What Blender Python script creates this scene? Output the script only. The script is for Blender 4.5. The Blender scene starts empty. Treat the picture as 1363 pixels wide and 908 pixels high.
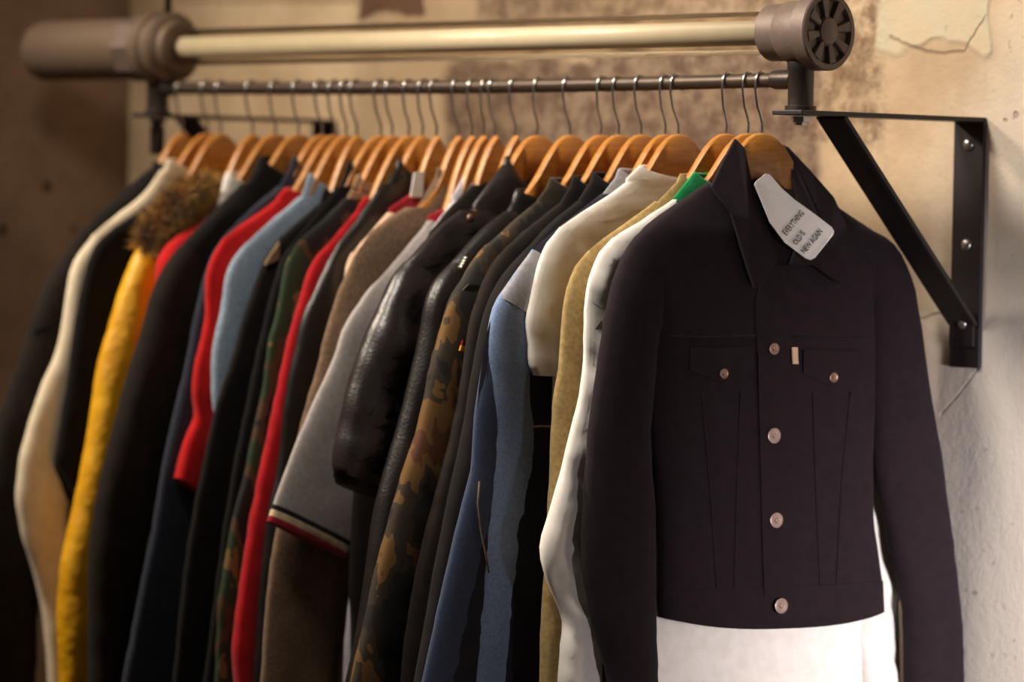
import bpy, bmesh, math, random
from mathutils import Vector, Matrix, noise
random.seed(7)
C = bpy.context.scene.collection
SC = bpy.context.scene
# ------------------------------------------------------------------ camera
K = 0.825
F = 4992.5; TH = 0.8061; PIT = 0.0396; ROL = 0.0172
CX, CY = 681.5, 454.0
ZB = 1.62                                  # height of the two shelf brackets
CAM = Vector((3.8565*K, -4.242*K, -0.1321*K + ZB))
fwd = Vector((-math.sin(TH)*math.cos(PIT), math.cos(TH)*math.cos(PIT), -math.sin(PIT)))
rt = Vector((math.cos(TH), math.sin(TH), 0)); up = rt.cross(fwd)
RT = math.cos(ROL)*rt + math.sin(ROL)*up
UP = -math.sin(ROL)*rt + math.cos(ROL)*up
L = 0.3615; W = 0.0504; XL = -1.299; HP = 0.33; YR = 0.0413
ZR = ZB + 0.0397; ZL = ZB + 0.0995; ZH = ZB - 0.0271

def ray(u, v): return fwd*F + RT*(u-CX) - UP*(v-CY)
def plane(u, v, o, n):
    d = ray(u, v); t = (o-CAM).dot(n)/d.dot(n); return CAM + d*t
def on_y(u, v, y): return plane(u, v, Vector((0, y, 0)), Vector((0, 1, 0)))
def on_x(u, v, x): return plane(u, v, Vector((x, 0, 0)), Vector((1, 0, 0)))
def sag(x):
    t = (x-XL)/(0-XL); return -0.0042*4*max(0, t*(1-t))

# ------------------------------------------------------------------ scene helpers
def thing(name, label, cat, loc=(0, 0, 0), group=None):
    o = bpy.data.objects.new(name, None); C.objects.link(o); o.location = loc
    o.empty_display_size = 0.02
    o['label'] = label; o['category'] = cat
    if group: o['group'] = group
    return o
def obj(name, verts, faces, mat, parent=None, smooth=True, label=None):
    me = bpy.data.meshes.new(name)
    off = Vector(parent_loc(parent)) if parent else Vector((0, 0, 0))
    me.from_pydata([Vector(v)-off for v in verts], [], faces); me.validate(); 
    bm = bmesh.new(); bm.from_mesh(me); bmesh.ops.recalc_face_normals(bm, faces=bm.faces); bm.to_mesh(me); bm.free()
    if smooth:
        for p in me.polygons: p.use_smooth = True
    me.materials.append(mat)
    o = bpy.data.objects.new(name, me); C.objects.link(o)
    if parent: o.parent = parent
    if label: o['label'] = label
    return o
def parent_loc(p):
    v = Vector(p.location)
    while p.parent: p = p.parent; v += Vector(p.location)
    return v
def tag(o, label, cat, group=None):
    o['label'] = label; o['category'] = cat
    if group: o['group'] = group
def bevel(o, w, seg=2):
    m = o.modifiers.new('bevel', 'BEVEL'); m.width = w; m.segments = seg; m.limit_method = 'ANGLE'; m.angle_limit = math.radians(35)
    return o
class MB:
    def __init__(s): s.v = []; s.f = []
    def add(s, vs, fs):
        b = len(s.v); s.v += [Vector(p) for p in vs]; s.f += [tuple(i+b for i in f) for f in fs]
    def box(s, a, b):
        x0, y0, z0 = a; x1, y1, z1 = b
        s.add([(x0,y0,z0),(x1,y0,z0),(x1,y1,z0),(x0,y1,z0),(x0,y0,z1),(x1,y0,z1),(x1,y1,z1),(x0,y1,z1)],
              [(0,3,2,1),(4,5,6,7),(0,1,5,4),(1,2,6,5),(2,3,7,6),(3,0,4,7)])
    def lathe(s, o, axis, prof, n=40, cap=True):        # prof: (distance along axis, radius)
        a = Vector(axis).normalized(); h = Vector((0,0,1)) if abs(a.z) < .9 else Vector((1,0,0))
        e1 = a.cross(h).normalized(); e2 = a.cross(e1); o = Vector(o); b = len(s.v); m = len(prof)
        for d, r in prof:
            for k in range(n):
                t = 2*math.pi*k/n; s.v.append(o + a*d + (e1*math.cos(t)+e2*math.sin(t))*r)
        for i in range(m-1):
            for k in range(n):
                s.f.append((b+i*n+k, b+i*n+(k+1)%n, b+(i+1)*n+(k+1)%n, b+(i+1)*n+k))
        if cap:
            s.f.append(tuple(b+k for k in range(n))[::-1]); s.f.append(tuple(b+(m-1)*n+k for k in range(n)))
    def tube(s, pts, r, n=10, closed=False):
        pts = [Vector(p) for p in pts]; b = len(s.v); m = len(pts); prev = None
        rr = r if isinstance(r, (list, tuple)) else [r]*m
        for i, p in enumerate(pts):
            t = (pts[min(i+1, m-1)]-pts[max(i-1, 0)]).normalized()
            if prev is None:
                h = Vector((1,0,0)) if abs(t.x) < .8 else Vector((0,1,0)); e1 = t.cross(h).normalized()
            else: e1 = (prev - t*prev.dot(t)).normalized()
            prev = e1; e2 = t.cross(e1)
            for k in range(n):
                a = 2*math.pi*k/n; s.v.append(p + (e1*math.cos(a)+e2*math.sin(a))*rr[i])
        for i in range(m-1):
            for k in range(n): s.f.append((b+i*n+k, b+i*n+(k+1)%n, b+(i+1)*n+(k+1)%n, b+(i+1)*n+k))
        s.f.append(tuple(b+k for k in range(n))[::-1]); s.f.append(tuple(b+(m-1)*n+k for k in range(n)))
    def build(s, name, mat, parent=None, smooth=True, label=None): return obj(name, s.v, s.f, mat, parent, smooth, label)
def sharp(o, ang=40):
    me = o.data; me.set_sharp_from_angle(angle=math.radians(ang)); return o

# ------------------------------------------------------------------ materials
def srgb(c):
    return tuple(((x/255)/12.92 if x/255 <= .04045 else ((x/255+.055)/1.055)**2.4) for x in c) + (1,)
def newmat(name):
    m = bpy.data.materials.new(name); m.use_nodes = True; nt = m.node_tree
    b = nt.nodes['Principled BSDF']; return m, nt, b
def N(nt, t, **kw):
    n = nt.nodes.new(t)
    for k, v in kw.items():
        if k.startswith('in_'): n.inputs[int(k[3:])].default_value = v
        else: setattr(n, k, v)
    return n
def fabric(name, c1, c2=None, rough=.92, scale=60, weave=900, bump=.25, sheen=.12, fold=.0, stretch=(1,1,1), bumpd=.0012):
    """woven cloth: soft mottling, fine weave bump"""
    m, nt, b = newmat(name); lk = nt.links.new
    c2 = c2 or tuple(x*.8 for x in c1)
    tc = N(nt, 'ShaderNodeTexCoord'); mp = N(nt, 'ShaderNodeMapping'); mp.inputs['Scale'].default_value = stretch
    lk(tc.outputs['Object'], mp.inputs['Vector'])
    n1 = N(nt, 'ShaderNodeTexNoise'); n1.inputs['Scale'].default_value = scale; n1.inputs['Detail'].default_value = 5
    lk(mp.outputs[0], n1.inputs['Vector'])
    r = N(nt, 'ShaderNodeValToRGB'); r.color_ramp.elements[0].color = srgb(c2); r.color_ramp.elements[1].color = srgb(c1)
    r.color_ramp.elements[0].position = .35; r.color_ramp.elements[1].position = .65
    lk(n1.outputs['Fac'], r.inputs[0]); lk(r.outputs[0], b.inputs['Base Color'])
    b.inputs['Roughness'].default_value = rough
    b.inputs['Sheen Weight'].default_value = sheen; b.inputs['Sheen Roughness'].default_value = .5
    b.inputs['Specular IOR Level'].default_value = .25 if rough > .7 else .5
    n2 = N(nt, 'ShaderNodeTexNoise'); n2.inputs['Scale'].default_value = weave; n2.inputs['Detail'].default_value = 2
    lk(tc.outputs['Object'], n2.inputs['Vector'])
    bp = N(nt, 'ShaderNodeBump'); bp.inputs['Strength'].default_value = bump; bp.inputs['Distance'].default_value = bumpd
    lk(n2.outputs['Fac'], bp.inputs['Height']); lk(bp.outputs[0], b.inputs['Normal'])
    return m
def leather(name, c, rough=.42):
    m = fabric(name, c, tuple(x*.75 for x in c), rough=rough, scale=25, weave=260, bump=.35, sheen=0, bumpd=.0015)
    return m
def camo(name, cols, scale=14, stretch=(1, 1, .6)):
    m, nt, b = newmat(name); lk = nt.links.new
    tc = N(nt, 'ShaderNodeTexCoord'); mp = N(nt, 'ShaderNodeMapping'); mp.inputs['Scale'].default_value = stretch
    lk(tc.outputs['Object'], mp.inputs['Vector'])
    n = N(nt, 'ShaderNodeTexNoise'); n.inputs['Scale'].default_value = scale; n.inputs['Detail'].default_value = 3; n.inputs['Roughness'].default_value = .55
    lk(mp.outputs[0], n.inputs['Vector'])
    r = N(nt, 'ShaderNodeValToRGB'); r.color_ramp.interpolation = 'CONSTANT'
    pos = [0, .42, .50, .58]
    e = r.color_ramp.elements
    while len(e) < len(cols): e.new(.5)
    for i, c in enumerate(cols): e[i].position = pos[i]; e[i].color = srgb(c)
    lk(n.outputs['Fac'], r.inputs[0]); lk(r.outputs[0], b.inputs['Base Color']); b.inputs['Roughness'].default_value = .85
    n2 = N(nt, 'ShaderNodeTexNoise'); n2.inputs['Scale'].default_value = 700
    bp = N(nt, 'ShaderNodeBump'); bp.inputs['Strength'].default_value = .2; bp.inputs['Distance'].default_value = .001
    lk(tc.outputs['Object'], n2.inputs['Vector']); lk(n2.outputs['Fac'], bp.inputs['Height']); lk(bp.outputs[0], b.inputs['Normal'])
    return m
def metal(name, c, rough=.45, met=.8, bump=.2, scale=90):
    m, nt, b = newmat(name); lk = nt.links.new
    tc = N(nt, 'ShaderNodeTexCoord'); n = N(nt, 'ShaderNodeTexNoise'); n.inputs['Scale'].default_value = scale; n.inputs['Detail'].default_value = 6
    lk(tc.outputs['Object'], n.inputs['Vector'])
    r = N(nt, 'ShaderNodeValToRGB'); r.color_ramp.elements[0].color = srgb(tuple(x*.8 for x in c)); r.color_ramp.elements[1].color = srgb(c)
    lk(n.outputs['Fac'], r.inputs[0]); lk(r.outputs[0], b.inputs['Base Color'])
    b.inputs['Metallic'].default_value = met; b.inputs['Roughness'].default_value = rough
    bp = N(nt, 'ShaderNodeBump'); bp.inputs['Strength'].default_value = bump; bp.inputs['Distance'].default_value = .0008
    lk(n.outputs['Fac'], bp.inputs['Height']); lk(bp.outputs[0], b.inputs['Normal'])
    return m
def wood(name, c1, c2):
    m, nt, b = newmat(name); lk = nt.links.new
    tc = N(nt, 'ShaderNodeTexCoord'); mp = N(nt, 'ShaderNodeMapping'); mp.inputs['Scale'].default_value = (60, 8, 60)
    lk(tc.outputs['Object'], mp.inputs['Vector'])
    n = N(nt, 'ShaderNodeTexNoise'); n.inputs['Scale'].default_value = 2.5; n.inputs['Detail'].default_value = 6; n.inputs['Distortion'].default_value = .6
    lk(mp.outputs[0], n.inputs['Vector'])
    r = N(nt, 'ShaderNodeValToRGB'); r.color_ramp.elements[0].color = srgb(c2); r.color_ramp.elements[1].color = srgb(c1)
    r.color_ramp.elements[0].position = .3; r.color_ramp.elements[1].position = .7
    lk(n.outputs['Fac'], r.inputs[0]); lk(r.outputs[0], b.inputs['Base Color'])
    b.inputs['Roughness'].default_value = .42; b.inputs['Coat Weight'].default_value = .15; b.inputs['Coat Roughness'].default_value = .3
    return m
def plain(name, c, rough=.6, met=0.):
    m, nt, b = newmat(name); lk = nt.links.new
    tc = N(nt, 'ShaderNodeTexCoord'); n = N(nt, 'ShaderNodeTexNoise'); n.inputs['Scale'].default_value = 40
    lk(tc.outputs['Object'], n.inputs['Vector'])
    r = N(nt, 'ShaderNodeValToRGB'); r.color_ramp.elements[0].color = srgb(tuple(x*.93 for x in c)); r.color_ramp.elements[1].color = srgb(c)
    lk(n.outputs['Fac'], r.inputs[0]); lk(r.outputs[0], b.inputs['Base Color'])
    b.inputs['Roughness'].default_value = rough; b.inputs['Metallic'].default_value = met
    return m

class NX:                                   # tiny node-expression helper
    def __init__(s, nt): s.nt = nt
    def m(s, op, a, b=None, c=None, clamp=False):
        n = s.nt.nodes.new('ShaderNodeMath'); n.operation = op; n.use_clamp = clamp
        for i, x in enumerate((a, b, c)):
            if x is None: continue
            if isinstance(x, (int, float)): n.inputs[i].default_value = x
            else: s.nt.links.new(x, n.inputs[i])
        return n.outputs[0]
    def step(s, x, a, b):                   # smoothstep
        n = s.nt.nodes.new('ShaderNodeMapRange'); n.interpolation_type = 'SMOOTHSTEP'
        s.nt.links.new(x, n.inputs[0]); n.inputs[1].default_value = a; n.inputs[2].default_value = b
        return n.outputs[0]
    def noise(s, vec, scale, detail=5, rough=.5, out=0):
        n = s.nt.nodes.new('ShaderNodeTexNoise'); n.inputs['Scale'].default_value = scale
        n.inputs['Detail'].default_value = detail; n.inputs['Roughness'].default_value = rough
        s.nt.links.new(vec, n.inputs['Vector']); return n.outputs[out]
    def mix(s, f, a, b):
        n = s.nt.nodes.new('ShaderNodeMix'); n.data_type = 'RGBA'
        if isinstance(f, (int, float)): n.inputs[0].default_value = f
        else: s.nt.links.new(f, n.inputs[0])
        for i, x in ((6, a), (7, b)):
            if isinstance(x, tuple): n.inputs[i].default_value = x
            else: s.nt.links.new(x, n.inputs[i])
        return n.outputs[2]

def wall_px(u, v):
    p = on_y(u, v, L); return p.x, p.z
def plaster_wall():
    m, nt, b = newmat('patchy_plaster'); lk = nt.links.new; X = NX(nt)
    g = N(nt, 'ShaderNodeNewGeometry'); pos = g.outputs['Position']
    sp = N(nt, 'ShaderNodeSeparateXYZ'); lk(pos, sp.inputs[0]); x0, z0 = sp.outputs[0], sp.outputs[2]
    w1 = X.noise(pos, 9, 4); w2 = X.noise(pos, 11.3, 4, out=0)
    nbig = X.noise(pos, 4.5, 6, .6); nmid = X.noise(pos, 30, 6, .65); nfine = X.noise(pos, 140, 4, .6); nspk = X.noise(pos, 75, 3, .5)
    dx = X.m('MULTIPLY', X.m('SUBTRACT', w1, .5), .075)
    n2 = N(nt, 'ShaderNodeTexNoise'); n2.inputs['Scale'].default_value = 13; lk(pos, n2.inputs['Vector'])
    dz = X.m('MULTIPLY', X.m('SUBTRACT', n2.outputs['Fac'], .5), .075)
    x = X.m('ADD', x0, dx); z = X.m('ADD', z0, dz)
    def boxm(ua, va, ub, vb, s=.012, xx=None, zz=None):
        xa, za = wall_px(ua, va); xb, zb = wall_px(ub, vb)
        xx = xx or x; zz = zz or z; z1, z2 = max(za, zb), min(za, zb)
        a = X.m('MULTIPLY', X.step(xx, xa-s, xa+s), X.m('SUBTRACT', 1, X.step(xx, xb-s, xb+s)))
        c = X.m('MULTIPLY', X.step(zz, z2-s, z2+s), X.m('SUBTRACT', 1, X.step(zz, z1-s, z1+s)))
        return X.m('MULTIPLY', a, c)
    col = X.mix(X.step(nbig, .35, .68), srgb((172, 147, 118)), srgb((198, 174, 144)))
    # brighter light on the lower right wall, put into the plaster colour
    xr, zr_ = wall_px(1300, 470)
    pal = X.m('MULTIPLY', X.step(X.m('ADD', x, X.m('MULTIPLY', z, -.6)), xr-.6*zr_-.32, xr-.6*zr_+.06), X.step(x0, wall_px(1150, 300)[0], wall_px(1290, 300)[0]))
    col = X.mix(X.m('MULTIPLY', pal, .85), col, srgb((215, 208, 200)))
    # exposed rough stone; the wide middle patch also carries painted shadow
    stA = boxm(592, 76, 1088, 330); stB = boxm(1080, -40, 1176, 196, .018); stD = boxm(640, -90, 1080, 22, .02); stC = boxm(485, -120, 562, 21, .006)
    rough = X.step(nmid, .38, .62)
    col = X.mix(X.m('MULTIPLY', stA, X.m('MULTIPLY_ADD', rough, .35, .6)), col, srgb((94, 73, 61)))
    col = X.mix(X.m('MULTIPLY', stD, X.m('MULTIPLY_ADD', rough, .4, .4)), col, srgb((92, 68, 54)))
    col = X.mix(X.m('MULTIPLY', stB, X.m('MULTIPLY', rough, .8)), col, srgb((104, 76, 56)))
    col = X.mix(X.m('MULTIPLY', stC, .9), col, srgb((92, 62, 50)))
    # pale patch of filler top right
    stE = boxm(1180, -300, 1316, 66, .006)
    col = X.mix(X.m('MULTIPLY', stE, .8), col, X.mix(X.step(nbig, .4, .6), srgb((196, 176, 148)), srgb((184, 184, 160))))
    # pits and dark speckles
    spk = X.m('MULTIPLY', X.step(nspk, .62, .72), X.step(nbig, .42, .6))
    col = X.mix(X.m('MULTIPLY', spk, .45), col, srgb((110, 84, 62)))
    # cracks: lines z = a + b x + wobble
    crack = None
    for (ua, va, ub, vb, wd) in ((1184, 52, 1243, 72, .0028), (1243, 72, 1284, 68, .0026), (1284, 68, 1312, 22, .0018), (1216, 426, 1268, 414, .0016), (1302, 492, 1252, 552, .0014), (240, 2, 480, 3, .0035)):
        xa, za = wall_px(ua, va); xb, zb = wall_px(ub, vb)
        if xa > xb: xa, za, xb, zb = xb, zb, xa, za
        k = (zb-za)/(xb-xa)
        line = X.m('SUBTRACT', X.m('SUBTRACT', X.m('ADD', z0, X.m('MULTIPLY', X.m('SUBTRACT', nmid, .5), .016)), za), X.m('MULTIPLY', X.m('SUBTRACT', x0, xa), k))
        msk = X.m('SUBTRACT', 1, X.step(X.m('ABSOLUTE', line), wd*.4*math.sqrt(1+k*k), wd*1.5*math.sqrt(1+k*k)))
        msk = X.m('MULTIPLY', msk, X.m('MULTIPLY', X.step(x0, xa-.002, xa+.002), X.m('SUBTRACT', 1, X.step(x0, xb-.002, xb+.002))))
        crack = msk if crack is None else X.m('MAXIMUM', crack, msk)
    for (u, v, r) in ((1352, 155, .007), (1338, 160, .004)):
        xa, za = wall_px(u, v)
        d = X.m('SQRT', X.m('ADD', X.m('POWER', X.m('SUBTRACT', x0, xa), 2), X.m('POWER', X.m('SUBTRACT', z0, za), 2)))
        crack = X.m('MAXIMUM', crack, X.m('SUBTRACT', 1, X.step(X.m('ADD', d, X.m('MULTIPLY', X.m('SUBTRACT', nspk, .5), .012)), r*.5, r)))
    col = X.mix(X.m('MULTIPLY', crack, .4), col, srgb((92, 70, 54)))
    lk(col, b.inputs['Base Color']); b.inputs['Roughness'].default_value = .93; b.inputs['Specular IOR Level'].default_value = .2
    stone = X.m('MAXIMUM', stA, X.m('MAXIMUM', stB, X.m('MAXIMUM', stC, stD)))
    h = X.m('ADD', X.m('MULTIPLY', nmid, X.m('MULTIPLY_ADD', stone, 1.0, .22)), X.m('MULTIPLY', nfine, .12))
    h = X.m('SUBTRACT', h, X.m('MULTIPLY', crack, .3))
    h = X.m('ADD', h, X.m('MULTIPLY', stE, .35)); h = X.m('SUBTRACT', h, X.m('MULTIPLY', stone, .3))
    bp = N(nt, 'ShaderNodeBump'); bp.inputs['Strength'].default_value = .6; bp.inputs['Distance'].default_value = .012
    lk(h, bp.inputs['Height']); lk(bp.outputs[0], b.inputs['Normal'])
    return m
def concrete_wall(XW):
    m, nt, b = newmat('brown_concrete'); lk = nt.links.new; X = NX(nt)
    g = N(nt, 'ShaderNodeNewGeometry'); pos = g.outputs['Position']
    sp = N(nt, 'ShaderNodeSeparateXYZ'); lk(pos, sp.inputs[0]); y0, z0 = sp.outputs[1], sp.outputs[2]
    nb = X.noise(pos, 3.2, 5, .6); nm = X.noise(pos, 22, 5, .6); nf = X.noise(pos, 120, 3, .5)
    col = X.mix(X.step(nb, .35, .65), srgb((122, 100, 84)), srgb((152, 126, 106)))
    col = X.mix(X.m('MULTIPLY', X.step(nm, .5, .7), .35), col, srgb((104, 82, 70)))
    spots = None
    for (u, v, r) in ((63, 250, .013), (4, 308, .014), (97, 305, .008)):
        p = on_x(u, v, XW)
        d = X.m('SQRT', X.m('ADD', X.m('POWER', X.m('SUBTRACT', y0, p.y), 2), X.m('POWER', X.m('SUBTRACT', z0, p.z), 2)))
        k = X.m('SUBTRACT', 1, X.step(d, r*.5, r)); spots = k if spots is None else X.m('MAXIMUM', spots, k)
    col = X.mix(X.m('MULTIPLY', spots, .75), col, srgb((50, 38, 32)))
    lk(col, b.inputs['Base Color']); b.inputs['Roughness'].default_value = .9
    h = X.m('SUBTRACT', X.m('ADD', X.m('MULTIPLY', nm, .4), X.m('MULTIPLY', nf, .15)), X.m('MULTIPLY', spots, 1.))
    bp = N(nt, 'ShaderNodeBump'); bp.inputs['Strength'].default_value = .5; bp.inputs['Distance'].default_value = .008
    lk(h, bp.inputs['Height']); lk(bp.outputs[0], b.inputs['Normal'])
    return m

# ------------------------------------------------------------------ room
XW = on_y(172, 150, L).x
def struct(name, mb, mat):
    o = mb.build(name, mat, smooth=False); o['kind'] = 'structure'; return o
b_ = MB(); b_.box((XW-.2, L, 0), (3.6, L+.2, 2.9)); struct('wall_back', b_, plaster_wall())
b_ = MB(); b_.box((XW-.2, -4.6, 0), (XW, L, 2.9)); struct('wall_left', b_, concrete_wall(XW))
b_ = MB(); b_.box((XW-.2, -4.6, -.1), (3.6, L+.2, 0)); struct('floor', b_, plain('screed_floor', (120, 110, 100), .7))
b_ = MB(); b_.box((XW-.2, -4.6, 2.9), (3.6, L+.2, 3.0)); struct('ceiling', b_, plain('ceiling_paint', (170, 160, 150), .9))

# ------------------------------------------------------------------ brackets
M_iron = metal('black_iron', (44, 36, 38), .5, .35, .15)
M_pipe = metal('dull_pipe', (84, 70, 60), .45, .6, .25)
M_dark = metal('dark_pipe', (74, 64, 60), .42, .7, .25)
M_cast = metal('cast_metal', (116, 98, 88), .55, .25, .4, 140)
M_castd = metal('dark_cast_metal', (112, 92, 76), .55, .2, .4, 140)
M_zinc = metal('zinc', (190, 186, 184), .3, .9, .1)
M_hook = metal('hook_wire', (200, 194, 188), .26, 1., .02)

def bracket(x, label, strut_y):
    t = thing('shelf_bracket', label, 'wall bracket', (x+W/2, L, ZB-HP), 'black iron wall brackets')
    th = .006
    m = MB(); m.box((x, L-th, ZB-HP), (x+W, L, ZB)); bevel(m.build('wall_plate', M_iron, t, False), .0012)
    m = MB(); m.box((x, -.002, ZB-th), (x+W, L-th, ZB)); bevel(m.build('arm', M_iron, t, False), .0012)
    # diagonal brace: flat bar folded at both ends
    m = MB(); xa, xb = x+.002, x+W*.86; A = Vector((0, strut_y, ZB-th)); B = Vector((0, L-th, ZB-.272))
    d = (B-A).normalized(); nn = Vector((0, -d.z, d.y))*.0035
    vs = []
    for q in (A, B):
        for xx in (xa, xb):
            for sg in (-1, 1): vs.append(Vector((xx, q.y, q.z)) + nn*sg)
    m.add(vs, [(0,1,3,2),(4,6,7,5),(0,2,6,4),(1,5,7,3),(0,4,5,1),(2,3,7,6)])
    for sg in (0, 1):                                    # raised edges make it a shallow channel
        xx = xa if sg == 0 else xb
        m.tube([Vector((xx, A.y, A.z)), Vector((xx, B.y, B.z))], .0042, 8)
    m.build('brace', M_iron, t, False)
    m = MB(); m.box((xa, B.y-.004, B.z-.03), (xb, B.y+.001, B.z+.006)); bevel(m.build('brace_foot', M_iron, t, False), .001)
    for dz, r in ((-.036, .0085), (-.168, .0085), (-.272, .007)):
        m = MB(); yy = L-th if dz > -.25 else L-th-.004
        m.lathe((x+W*.5, yy, ZB+dz), (0, -1, 0), [(0, r), (.0015, r), (.0035, r*.75), (.0045, r*.3)], 16); m.build('screw', M_zinc, t)
    return t
bracket(0.0, 'black iron shelf bracket on the pale wall right of the jackets', .085)
bracket(XL, 'black iron shelf bracket by the dark concrete wall, mostly behind the clothes', .085)

# ------------------------------------------------------------------ rail with its posts
PX_R = on_y(1066, 120, YR).x; PX_L = on_y(210, 130, YR).x
rail = thing('clothes_rail', 'grey metal clothes rail full of hangers below the tube light', 'clothes rail', (0, YR, ZB))
RR = .0094
m = MB(); n = 40
m.tube([(PX_L+(PX_R-PX_L)*i/n, YR, ZR+sag(PX_L+(PX_R-PX_L)*i/n)) for i in range(n+1)], RR, 20); sharp(m.build('rod', M_pipe, rail))
for px, dr in ((PX_R, -1), (PX_L, 1)):
    m = MB(); m.lathe((px, YR, ZB), (0, 0, 1), [(0, .020), (.006, .020), (.007, .0165), (.050, .0165), (.052, .018), (.062, .018)], 32); sharp(m.build('post', M_dark, rail))
    m = MB(); m.lathe((px, YR, ZR), (dr, 0, 0), [(.012, .0125), (.042, .0125), (.046, .0115), (.047, .0096)], 28); sharp(m.build('socket', M_dark, rail))
    m = MB(); m.lathe((px, YR, ZB-.007), (0, 0, -1), [(0, .013), (.007, .013), (.0075, .008), (.011, .008)], 6); sharp(m.build('nut', M_zinc if dr < 0 else M_dark, rail, False))
m = MB(); m.lathe((PX_L, YR, ZB-.018), (0, 0, -1), [(0, .011), (.04, .011), (.043, .009)], 24); sharp(m.build('pipe_stub', M_dark, rail))

# ------------------------------------------------------------------ the industrial tube light
def glass_mat():
    m, nt, b = newmat('clear_glass'); lk = nt.links.new
    tr = N(nt, 'ShaderNodeBsdfTransparent'); tr.inputs[0].default_value = (.93, .91, .87, 1)
    gl = N(nt, 'ShaderNodeBsdfGlossy'); gl.inputs['Roughness'].default_value = .3; gl.inputs[0].default_value = (.8, .76, .7, 1)
    fr = N(nt, 'ShaderNodeLayerWeight'); fr.inputs['Blend'].default_value = .08
    mx = N(nt, 'ShaderNodeMixShader'); lk(fr.outputs['Fresnel'], mx.inputs[0]); lk(tr.outputs[0], mx.inputs[1]); lk(gl.outputs[0], mx.inputs[2])
    lk(mx.outputs[0], nt.nodes['Material Output'].inputs['Surface']); return m
M_glass = glass_mat(); M_white = plain('milky_tube', (224, 212, 190), .35)
light = thing('tube_light', 'industrial tube light in a glass sleeve with cast metal ends above the clothes rail', 'tube light', (XL*.5, YR, ZL))
xr0 = on_y(1028, 47, YR).x; xl0 = on_y(236, 60, YR).x
ax = lambda u, v=55: on_y(u, v, YR).x
m = MB(); m.lathe((0, YR, ZL), (1, 0, 0), [(xl0-.01, .0275), (xr0+.01, .0275)], 48, False); m.lathe((0, YR, ZL), (1, 0, 0), [(xl0-.01, .0255), (xr0+.01, .0255)], 48, False); m.build('glass_sleeve', M_glass, light)
m = MB(); m.lathe((0, YR, ZL), (1, 0, 0), [(xl0-.02, .016), (xr0+.02, .016)], 40); m.build('fluorescent_tube', M_white, light)
# right end: stepped collar and lobed cap
xc0 = ax(1028, 47); xc1 = ax(1051, 47); xc2 = ax(1084, 47)
m = MB(); m.lathe((0, YR, ZL), (1, 0, 0), [(xc0, .026), (xc0, .034), (xc0+.002, .0365), (xc1, .0365), (xc1+.004, .039), (xc2-.003, .041), (xc2, .0445)], 48); sharp(m.build('end_collar', M_cast, light), 30)
xcf = ax(1104, 47)
m = MB(); m.lathe((0, YR, ZL), (1, 0, 0), [(xc2, .040), (xc2, .0475), (xc2+.002, .0495), (xcf-.002, .0495), (xcf, .048), (xcf, .0415), (xcf-.003, .040), (xcf-.006, .0385), (xcf-.006, .001)], 64, True); cap = sharp(m.build('end_cap', M_cast, light), 30)
m = MB(); m.lathe((xcf-.006, YR, ZL), (1, 0, 0), [(0, .020), (.003, .019), (.006, .016), (.0075, .010), (.008, .001)], 40); sharp(m.build('cap_boss', M_cast, cap), 30)
for k in range(8):                                       # eight radial lugs around the boss
    a = 2*math.pi*k/8+.2; e1 = Vector((0, math.cos(a), math.sin(a))); e2 = Vector((0, -math.sin(a), math.cos(a)))
    o0 = Vector((xcf-.006, YR, ZL)); ex = Vector((1, 0, 0)); m = MB()
    vs = [o0+e1*r+e2*w+ex*h for (r, w, h) in ((.012,-.0035,0),(.012,.0035,0),(.0405,.009,0),(.0405,-.009,0),(.013,-.0025,.0045),(.013,.0025,.0045),(.0405,.0065,.0065),(.0405,-.0065,.0065))]
    m.add(vs, [(0,3,2,1),(4,5,6,7),(0,1,5,4),(1,2,6,5),(2,3,7,6),(3,0,4,7)]); bevel(m.build('cap_lug', M_cast, cap, False), .0012)
# left end: housing, octagonal nut, flange
u_ = lambda u: ax(u, 60)
m = MB(); xe = u_(54); m.lathe((0, YR, ZL), (1, 0, 0), [(xe, .030), (xe+.002, .038), (xe+.008, .044), (xe+.018, .0465), (u_(182), .0465)], 48); sharp(m.build('end_housing', M_castd, light), 50)
m = MB(); m.lathe((0, YR, ZL), (1, 0, 0), [(u_(178), .044), (u_(179), .0495), (u_(203), .0495), (u_(205), .045)], 8); sharp(m.build('octagon_nut', M_cast, light, False))
m = MB(); m.lathe((0, YR, ZL), (1, 0, 0), [(u_(203), .046), (u_(206), .0535), (u_(211), .0555), (u_(217), .055), (u_(219), .050), (u_(223), .0495), (u_(226), .053), (u_(231), .053), (u_(234), .048), (u_(236), .041), (u_(241), .040), (u_(243), .036), (u_(243), .027)], 48); sharp(m.build('end_flange', M_castd, light), 35)
m = MB(); m.tube([(u_(223), YR, ZL+.045), (u_(223), YR, 2.9)], .0055, 14); cp = m.build('conduit_pipe', M_dark); cp['label'] = 'thin dark conduit rising from the left end of the tube light'; cp['category'] = 'pipe'

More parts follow.
